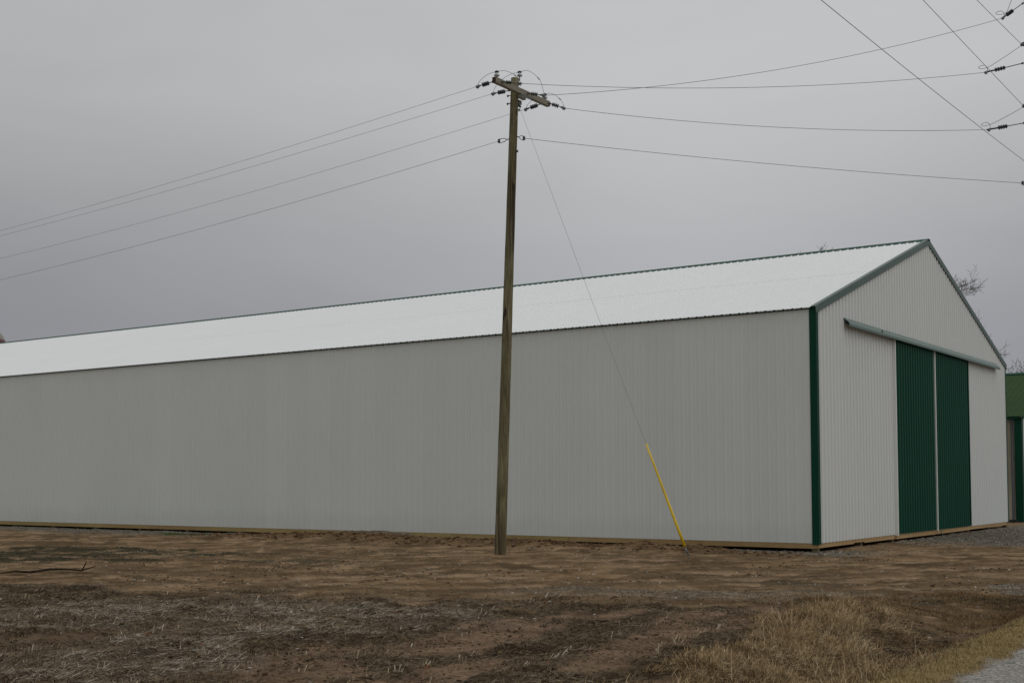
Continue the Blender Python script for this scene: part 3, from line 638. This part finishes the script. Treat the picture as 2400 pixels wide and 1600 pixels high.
# ------------------------------------------------------------------ neighbouring shed with a green roof
s0, t0 = .71, 23.73; NW = 12.0; NL = 26.0; NE = 4.23; NR = 6.35
nb = empty('metal_shed', B(s0, t0, 0), label='smaller metal shed with a green roof behind the far end of the barn', cat='shed')
def Q(s, t, z): return B(s0+s, t0+t, z)
sheet('side_wall', ribs(0, NL), lambda u, h_: Q(u, -h_, .02), lambda u, h_: Q(u, -h_, NE-.02), oldwall_m, nb)
sheet('side_wall', ribs(0, NL, False), lambda u, h_: Q(u, NW+h_, .02), lambda u, h_: Q(u, NW+h_, NE-.02), oldwall_m, nb)
nsl = (NR-NE)/(NW/2); gpn = sorted(ribs(0, NW)+[(NW/2, 0)])
for ss, sg in ((0, -1), (NL, 1)):
    sheet('gable_wall', gpn, lambda u, h_: Q(ss+sg*h_, u, .02), lambda u, h_: Q(ss+sg*h_, u, NE-.02+nsl*min(u, NW-u)), neigh_m, nb)
for side in (0, 1):
    def rq(s, d, h_, side=side): return Q(s, NW/2-d if side == 0 else NW/2+d, NR-nsl*d+.012+h_)
    sheet('roof', ribs(-.1, NL+.1, False), lambda u, h_: rq(u, 0, h_), lambda u, h_: rq(u, NW/2+.18, h_), groof_m, nb)
    b = MB(); b.box(Q(NL/2, -.12 if side == 0 else NW+.12, NE-.085), DL*(NL/2), DG*.02, UZ*.055); b.build('eave_trim', green_m, nb)
    b = MB(); dd = DG*(1 if side == 0 else -1); sl = (dd+UZ*nsl).normalized(); nrm = (UZ-dd*nsl).normalized()
    a0 = Q(-.12, -.18 if side == 0 else NW+.18, NE-nsl*.18); a1 = Q(-.12, NW/2, NR); b.box((a0+a1)/2-nrm*.045, sl*((a1-a0).length/2-.004), DL*.012, nrm*.075); b.build('rake_trim', green_m, nb)
b = MB()
for sg in (-1, 1):
    b.add([Q(-.14, NW/2, NR+.07), Q(NL, NW/2, NR+.07), Q(NL, NW/2+sg*.2, NR+.07-nsl*.2-.01), Q(-.14, NW/2+sg*.2, NR+.07-nsl*.2-.01)], [(0, 1, 2, 3)])
    b.add([Q(-.14, NW/2+sg*.2, NR+.06-nsl*.2), Q(NL, NW/2+sg*.2, NR+.06-nsl*.2), Q(NL, NW/2+sg*.2, NR+.02-nsl*.2), Q(-.14, NW/2+sg*.2, NR+.02-nsl*.2)], [(0, 1, 2, 3)])
b.build('ridge_cap', green_m, nb)
for tt, sg in ((0, 1), (NW, -1)):
    b = MB(); b.box(Q(.10, tt-sg*.035, NE/2-.03), DL*.13, DG*.008, UZ*(NE/2-.05)); b.box(Q(-.035, tt+sg*.10, NE/2-.03), DL*.008, DG*.13, UZ*(NE/2-.052)); b.build('corner_trim', green_m, nb)
b = MB(); b.tube([Q(.31, -.09, NE-.15), Q(.31, -.09, .18), Q(.31, -.20, .06)], .05, 10); b.build('downpipe', dark_m, nb)
b = MB(); b.box(Q(NL/2, -.03, .05), DL*(NL/2-.15), DG*.02, UZ*.06); b.build('foot_trim', dark_m, nb)

# ------------------------------------------------------------------ domed bin far beyond the barn, only its edge in view
yy = 118.0; rad = 1.7; xc = -(1200-4)/2908.77*yy*1.0 - rad + .02
gb = empty('grain_bin', (xc, yy, 0), label='grey domed bin with a dark red band peeping over the barn roof at the left', cat='grain bin')
b = MB(); zt = CAM_H+(1126-792)/2908.77*yy
b.lathe((xc, yy, 0), UZ, [(rad*.96, -.2), (rad*.96, zt-2.3)], 40); b.build('bin_wall', bin_m, gb)
b = MB(); b.lathe((xc, yy, 0), UZ, [(rad*.97, zt-2.3), (rad*1.0, zt-2.25), (rad*1.0, zt+.02), (rad*.93, zt+.06)], 40); b.build('red_band', red_m, gb, 'dark red band')
b = MB(); b.lathe((xc, yy, 0), UZ, [(rad*.985, zt-.1), (rad*.97, zt+.05), (rad*.9, zt+.40), (rad*.75, zt+.75), (rad*.5, zt+1.15), (rad*.2, zt+1.35), (.05, zt+1.4)], 40); b.build('dome', bin_m, gb)

# ------------------------------------------------------------------ bare trees
def tree(loc, H_, crown_r, seed, label, side=(0, 0), trunk_h=.35, limbs=9, tilt=(.25, 1.05)):
    rd = random.Random(seed); root = empty('bare_tree', loc, label=label, cat='tree', group='bare trees behind the buildings')
    base = Vector(loc); T = MB(); Cn = MB()
    bias = Vector((side[0], side[1], 0))
    def seg(p, d, ln, r, n, w=.16):
        pts = [p.copy()]; dd = d.copy()
        for i in range(n):
            dd = (dd+Vector((rd.gauss(0, w), rd.gauss(0, w), rd.gauss(.03, w*.6)))).normalized(); pts.append(pts[-1]+dd*ln/n)
        return pts, dd
    tp, _ = seg(base-UZ*.3, UZ, H_*.78, 0, 9, .05)
    T.tube(tp, [H_*.016*(1-.85*i/9) for i in range(10)], 8)
    def grow_(p, d, ln, r, lev):
        n = 4 if lev < 2 else 3
        pts, dd = seg(p, d, ln, r, n); tgt = T if lev == 0 else Cn
        tgt.tube(pts, [max(r*(1-.7*i/n), .0055) for i in range(n+1)], 5 if lev < 2 else 3, cap=False)
        if lev >= 4 or ln < .16: return
        k = rd.randint(4, 5) if lev < 2 else rd.randint(3, 4)
        for j in range(k):
            f = .3+.7*(j+rd.random())/k; i = min(int(f*n), n-1); q_ = pts[i].lerp(pts[i+1], f*n-i)
            ax = (pts[i+1]-pts[i]).normalized(); o = ax.orthogonal().normalized(); o.rotate(Matrix.Rotation(rd.random()*6.283, 3, ax))
            nd = (ax*math.cos(.6)+o*math.sin(rd.uniform(.4, .8))+UZ*.10).normalized()
            grow_(q_, nd, ln*rd.uniform(.42, .66), max(r*.45*(1-f*.3), .006), lev+1)
    for k in range(limbs):
        f = trunk_h+(1-trunk_h)*(k+.5)/limbs; i = min(int(f*9), 8); p = tp[i].lerp(tp[i+1], f*9-i)
        a_ = k*2.4+rd.random(); el = rd.uniform(*tilt)
        d = (Vector((math.cos(a_), math.sin(a_), 0))*math.cos(el)+UZ*math.sin(el)+bias*.5).normalized()
        grow_(p, d, crown_r*rd.uniform(.8, 1.15)*(1.15-.55*(f-trunk_h)/(1-trunk_h)), H_*.0065*(1.2-f*.7), 0)
    mz = float(np.percentile([v[2] for v in Cn.v], 98.5)); k_ = H_/mz
    for Q_ in (T, Cn): Q_.v = [((v[0]-base.x)*k_+base.x, (v[1]-base.y)*k_+base.y, v[2]*k_) for v in Q_.v]
    T.build('trunk', bark_m, root); Cn.build('crown', bark_m, root)
def at(px, Y): return (px-1200)/2908.77*Y
tree((at(1960, 66), 66, 0), 13.75, 4.0, 5, 'bare tree whose twig tips show faintly above the barn ridge')
tree((at(2190, 64), 64, 0), 12.0, 2.7, 12, 'bare tree whose branches stick out beyond the right slope of the barn gable', side=(.5, 0), tilt=(.1, .9))
tree((at(2382, 92), 92, 0), 10.7, 3.0, 21, 'small bare tree rising behind the green shed roof', limbs=11)

# ------------------------------------------------------------------ the utility pole in front of the barn
PB = Vector((-.269, 27.358, 0)); PT = Vector((.084, 27.358, 10.678))
def pol(z): return PB+(PT-PB)*(z/PT.z)
zg = H1(PB.x, PB.y)
up = empty('utility_pole', PB, label='tall weathered wooden utility pole with a single crossarm in front of the barn', cat='utility pole')
b = MB(); n = 40; lum = [random.uniform(-.02, .02) for _ in range(24*(n+1))]
b.tube([pol(-.5+11.17*i/n)+Vector((random.uniform(-.002, .002), random.uniform(-.002, .002), 0)) for i in range(n+1)],
       [(.132-(.132-.088)*i/n)*(1.0+.18*max(0, 1-i/1.6)) for i in range(n+1)], 24, jit=lambda i, j: lum[j]*.8+(-.045 if j in (5, 16) and i % 9 < 7 else 0))
shaft = b.build('pole_shaft', pole_m, up)
CT = Vector((.242, 27.24, 10.312)); AH = 1.07
b = MB(); b.box(CT, DG*AH, DL*.048, UZ*.060); arm = b.build('crossarm', arm_m, up, 'pale weathered crossarm')
for sg in (-1, 1):
    b = MB(); b.box(CT+DG*sg*(AH+.004), DG*.003, DL*.046, UZ*.058); b.build('end_grain', endg_m, arm)
b = MB(); pc = pol(10.30)                                  # steel gain plate and the second dead-end block beside the pole
b.box(pc-DL*.02+DG*.20+UZ*.02, DG*.17, DL*.040, UZ*.058); b.build('gain_block', arm_m, up)
b = MB(); b.box(CT+DG*.12-UZ*.062-DL*.01, DG*.22, DL*.052, UZ*.004); b.box(pol(10.13)+DG*.09-DL*.05, DG*.06, DL*.05, UZ*.045); b.build('arm_bracket', steel_m, up)
def bolt(p, d, ln, nm='bolt'):
    b = MB(); b.tube([p, p+d*ln], .011, 6); b.box(p+d*(ln-.02), d*.010, d.orthogonal().normalized()*.022, d.cross(d.orthogonal()).normalized()*.022); b.build(nm, steel_m, up)
bolt(pol(10.12), DL, .20); bolt(pol(9.93), -DL, .16); bolt(pol(10.30), DL, .2); bolt(pol(9.0), -DL, .15)
CLAMPS = {}
def strain(A_, C_, parent, frac=(.30, .68), rr=.050, discs=4, rod=.011, label=None):
    """dead-end insulator from hardware at A_ to the clamp at C_"""
    A_, C_ = Vector(A_), Vector(C_); d = C_-A_; ln = d.length; u = d/ln
    b = MB(); b.tube([A_, C_], rod, 6); b.lathe(A_+u*ln*.05, u, [(.012, 0), (.026, .012), (.026, .04), (.012, .055)], 8)
    b.lathe(A_+u*(ln*frac[1]+.05), u, [(.010, 0), (.022, .015), (.022, .035), (.010, .05)], 8)
    s_ = b.build('strain_insulator', steel_m, parent, label)
    b = MB(); f0, f1 = ln*frac[0], ln*frac[1]; b.tube([A_+u*f0, A_+u*f1], .017, 10)
    for k in range(discs):
        h_ = f0+(f1-f0)*(k+.5)/discs; b.lathe(A_+u*h_, u, [(.016, -.014), (rr, .004), (rr, .010), (.016, .016)], 14)
    b.build('sheds', polymer_m, s_)
    b = MB(); w = u.orthogonal().normalized()
    b.box(C_-u*.03, u*.050, u.cross(UZ).normalized()*.016, UZ*.020)
    for k in (-.05, -.01):
        b.tube([C_+u*k+UZ*.03, C_+u*k-UZ*.055], .008, 5)
    b.lathe(C_-UZ*.012-u*.03, u, [(.012, -.03), (.032, -.01), (.032, .02), (.010, .05)], 8)
    b.build('clamp', steel_m, s_)
    return s_
def arc(pts, name, parent, r=.006, splice=None):
    """smooth curve through points (Catmull-Rom)"""
    P = [Vector(p) for p in pts]; P = [P[0]*2-P[1]]+P+[P[-1]*2-P[-2]]; o = []
    for i in range(1, len(P)-2):
        for k in range(8):
            t = k/8; a_, b_, c_, d_ = P[i-1:i+3]
            o.append(.5*((2*b_)+(c_-a_)*t+(2*a_-5*b_+4*c_-d_)*t*t+(3*b_-a_-3*c_+d_)*t**3))
    o.append(P[-2]); b = MB(); b.tube(o, r, 6)
    if splice is not None:
        i = int(len(o)*splice); b.tube([o[i], o[i+1], o[i+2]], r*2.3, 6)
    return b.build(name, wire_m, parent)
V_ = Vector; OFF = V_((.04, -.027, .042))
AL_ = CT-DG*.98; AR_ = CT+DG*.98
L1, L2, L3, LN = V_((-.754,26.713,10.275)), V_((-.434,27.709,10.430)), V_((.317,28.405,10.279)), V_((-.279,27.571,9.307))
R1, R2, R3, RN = V_((.209,26.523,10.281)), V_((.747,27.340,10.275)), V_((1.228,28.149,10.229)), V_((.283,27.392,9.320))
strain(AL_+DL*.05, L1, up); strain(pol(10.42)+DL*.10, L2, up); strain(AR_+DL*.05-DG*.05, L3, up)
strain(AL_+DG*.10-DL*.05, R1, up, (.22, .52)); strain(CT-DL*.06+DG*.10, R2, up, (.22, .60)); strain(AR_-DL*.05, R3, up, (.22, .62))
def pin(p, name='pin_insulator'):
    p = Vector(p)-UZ*.052; b = MB(); b.tube([p-UZ*.05, p+UZ*.10], .012, 8); s_ = b.build(name, steel_m, up)
    b = MB(); b.lathe(p+UZ*.055, UZ, [(.020, 0), (.056, .002), (.062, .016), (.056, .036), (.040, .054), (.034, .075), (.026, .085)], 18); b.build('porcelain_bell', porc_m, s_)
    b = MB(); b.lathe(p+UZ*.125, UZ, [(.030, 0), (.036, .010), (.044, .016), (.044, .036), (.026, .050)], 14); b.box(p+UZ*.148, DL*.050, DG*.014, UZ*.010); b.build('wire_clamp', dark_m, s_)
    return p+UZ*.158
I1 = pin(CT-DG*.97+UZ*.10); I2 = pin(pol(10.66)+V_((.105, -.03, .04))); I3 = pin(CT+DG*.92+UZ*.09)
def jump(Lc, I, Rc, h1=.10, h2=.12):
    a1 = Lc.lerp(I, .18); a1.z = Lc.z+(I.z-Lc.z)*.50; a2 = Lc.lerp(I, .55); a2.z = Lc.z+(I.z-Lc.z)*.90
    b1 = I.lerp(Rc, .38); b1.z = I.z+h2*.18; b2 = I.lerp(Rc, .80); b2.z = I.z-(I.z-Rc.z)*.34
    arc([Lc-UZ*.01, a1, a2, I, b1, b2, Rc], 'jumper_wire', up, .0045, .78)
jump(L1, I1, R1); jump(L2, I2, R2, .1, .10); jump(L3, I3, R3, .1, .16)
def clevis(A_, C_):
    A_, C_ = Vector(A_), Vector(C_); u = (C_-A_).normalized(); sd2 = UZ; ln = (C_-A_).length; b = MB()
    b.tube([A_, A_+u*ln*.30], .012, 6)
    for sg in (-1, 1):
        b.tube([A_+u*ln*.28, A_+u*ln*.45+sd2*.035*sg, A_+u*ln*.75+sd2*.045*sg, C_+sd2*.040*sg], .008, 6)
    b.tube([C_+sd2*.055, C_-sd2*.055], .009, 6); s_ = b.build('neutral_clevis', steel_m, up)
    b = MB(); b.lathe(C_-UZ*.032, UZ, [(.030, 0), (.034, .010), (.022, .032), (.034, .054), (.030, .064)], 12); b.build('spool', dark_m, s_)
clevis(pol(9.31)+DL*.09, LN); WR = V_((.991, .133, 0)); clevis(pol(9.35)+WR*.09, RN)
b = MB(); gt = pol(10.05)+V_((.105, -.02, 0)); b.box(gt-V_((.02, 0, 0)), V_((.035, 0, 0)), V_((0, .02, 0)), V_((0, 0, .03))); b.lathe(gt, V_((.6,-.2,-.7)), [(.012, 0), (.026, .02), (.026, .05), (.012, .07)], 8); b.build('guy_hook', dark_m, up)

# ------------------------------------------------------------------ overhead wires, one thing per span
def span(P0, d, ln, sag, label, r, S=None, group=None, end=None):
    S = S or ln; P0 = Vector(P0); b = MB(); n = 48; pts = []
    for i in range(n+1):
        s_ = ln*i/n
        p = P0+(Vector(end)-P0)*(i/n) if end is not None else P0+Vector(d)*s_
        p = p.copy(); p.z -= 4*sag*(i/n)*(1-i/n) if end is not None else 4*sag*s_*(S-s_)/S/S
        pts.append(p)
    b.tube(pts, r, 6); o = b.build('power_line', wire_m); tag(o, label, 'power line', group)
    return o
G1 = 'wires running left from the pole'; G2 = 'slack wires running right from the pole'; G3 = 'wires crossing the top right corner'
span(L1, DL, 70, 1.431, 'topmost of the wires running down to the left from the pole', .0036, group=G1)
span(L2, DL, 70, 1.329, 'second wire from the top running left from the pole top', .0036, group=G1)
span(L3, DL, 70, 1.566, 'third wire down of those running left, passing behind the pole', .0037, group=G1)
span(LN, DL, 70, 1.669, 'lowest wire running left, fixed below the crossarm', .0042, group=G1)
E1, E2, E3, EN = V_((11.172,28.8,11.26)), V_((11.604,28.8,12.559)), V_((11.208,28.8,9.894)), V_((12.058,28.95,8.66))
span(R1, None, 0, .217, 'nearly level wire running right from behind the pole top', .0052, end=E1, group=G2)
span(R2, None, 0, .315, 'wire running right from the middle of the crossarm and rising steeply', .0052, end=E2, group=G2)
span(R3, None, 0, .195, 'wire running right from the outer end of the crossarm', .0052, end=E3, group=G2)
span(RN, None, 0, .081, 'lowest wire running right, fixed below the crossarm', .0052, end=EN, group=G2)
P2 = V_((12.321, 29, 0))
F1, F2, F3 = V_((11.833,28.298,11.754)), V_((11.847,28.319,10.315)), V_((11.821,28.281,9.016))
span(F1, -DG, 46, .779, 'rightmost of the three diagonal wires in the top right corner', .0052, S=50, group=G3)
span(F2, -DG, 46, .0075, 'middle one of the three diagonal wires in the top right corner', .0052, S=50, group=G3)
span(F3, -DG, 46, .450, 'leftmost and longest of the three diagonal wires in the top right corner', .0052, S=50, group=G3)

# the pole just past the right edge: its dead-end hardware reaches into the picture
up2 = empty('utility_pole', P2, label='taller utility pole at the right edge with long dead-end insulators reaching in', cat='utility pole')
b = MB(); b.tube([P2+UZ*z_ for z_ in np.linspace(-.5, 14.2, 20)], [.145-.05*i/19 for i in range(20)], 20); b.build('pole_shaft', pole_m, up2)
def dead(A_, C_, long_=True, r_=.05, f=(.55, .78)):
    A_ = Vector(A_); u = (C_-A_); o = strain(A_, C_, up2, f, r_, 4, .011)
    b = MB(); b.tube([A_+u*f[0], A_+u*.95], .019, 8); b.build('rod', dark_m, o)
up_save = up
dead(P2+V_((-.10, 0, 13.02)), E2, f=(.52, .80)); dead(P2+V_((-.11, 0, 11.56)), E1, f=(.50, .76)); dead(P2+V_((-.11, 0, 10.12)), E3, f=(.50, .74))
dead(P2+V_((-.08, -.08, 11.98)), F1, f=(.3, .75)); dead(P2+V_((-.08, -.08, 10.52)), F2, f=(.3, .75))
up = up2; clevis(P2+V_((-.12, 0, 8.62)), EN); clevis(P2+V_((-.1, -.1, 9.1)), F3+DG*.3); up = up_save
b = MB(); b.tube([F3+DG*.3, F3], .0075, 6); b.build('wire_tail', wire_m, up2)
def curl(C_, toC, rise=.16):
    C_ = Vector(C_); w = V_((-.99, -.13, 0))
    pts = [C_-w*.06+UZ*.01, C_-w*.05+UZ*.11, C_+w*.02+UZ*.17, C_+w*.16+UZ*.12, C_+w*.10+UZ*.08, C_-w*.10+UZ*.14]
    pts += [pts[-1].lerp(Vector(toC), .35)+UZ*-.02, pts[-1].lerp(Vector(toC), .72)-UZ*.03, Vector(toC)-UZ*.03]
    arc(pts, 'jumper_wire', up2, .0055)
curl(E3, F2); curl(E1, F1); curl(E2, F1+UZ*1.55)

# ------------------------------------------------------------------ guy wire with its yellow guard
AN = V_((3.62, 25.241, 0)); AN.z = H1(AN.x, AN.y)-.02; AT = V_((3.62, 25.241, 0))
gw = empty('guy_wire', AN, label='slanting guy wire from the pole top with a bright yellow plastic guard at its foot', cat='guy wire')
def gp_(t): return gt+(AT-gt)*t
b = MB(); b.tube([gp_(0), gp_(.25)-UZ*.012, gp_(.5)-UZ*.018, gp_(.76), gp_(.972)], .0028, 6); b.build('cable', wire_m, gw)
b = MB(); b.tube([gp_(.757), gp_(.80), gp_(.86), gp_(.92), gp_(.966)], [.017, .022, .025, .028, .030], 12); b.build('guy_guard', yel_m, gw, 'bright yellow tapering plastic guard')
b = MB(); b.tube([gp_(.966), gp_(.985), gp_(1.0)-UZ*.15], .010, 8); b.build('anchor_rod', steel_m, gw)
b = MB(); b.lathe(gp_(.968), gp_(1)-gp_(0), [(.016, 0), (.022, .03), (.020, .09), (.012, .14)], 10); b.tube([gp_(.975)+V_((-.03, 0, .02)), gp_(.982)+V_((.035, 0, -.01))], .012, 6); b.build('grip', steel_m, gw, 'galvanised end grip')
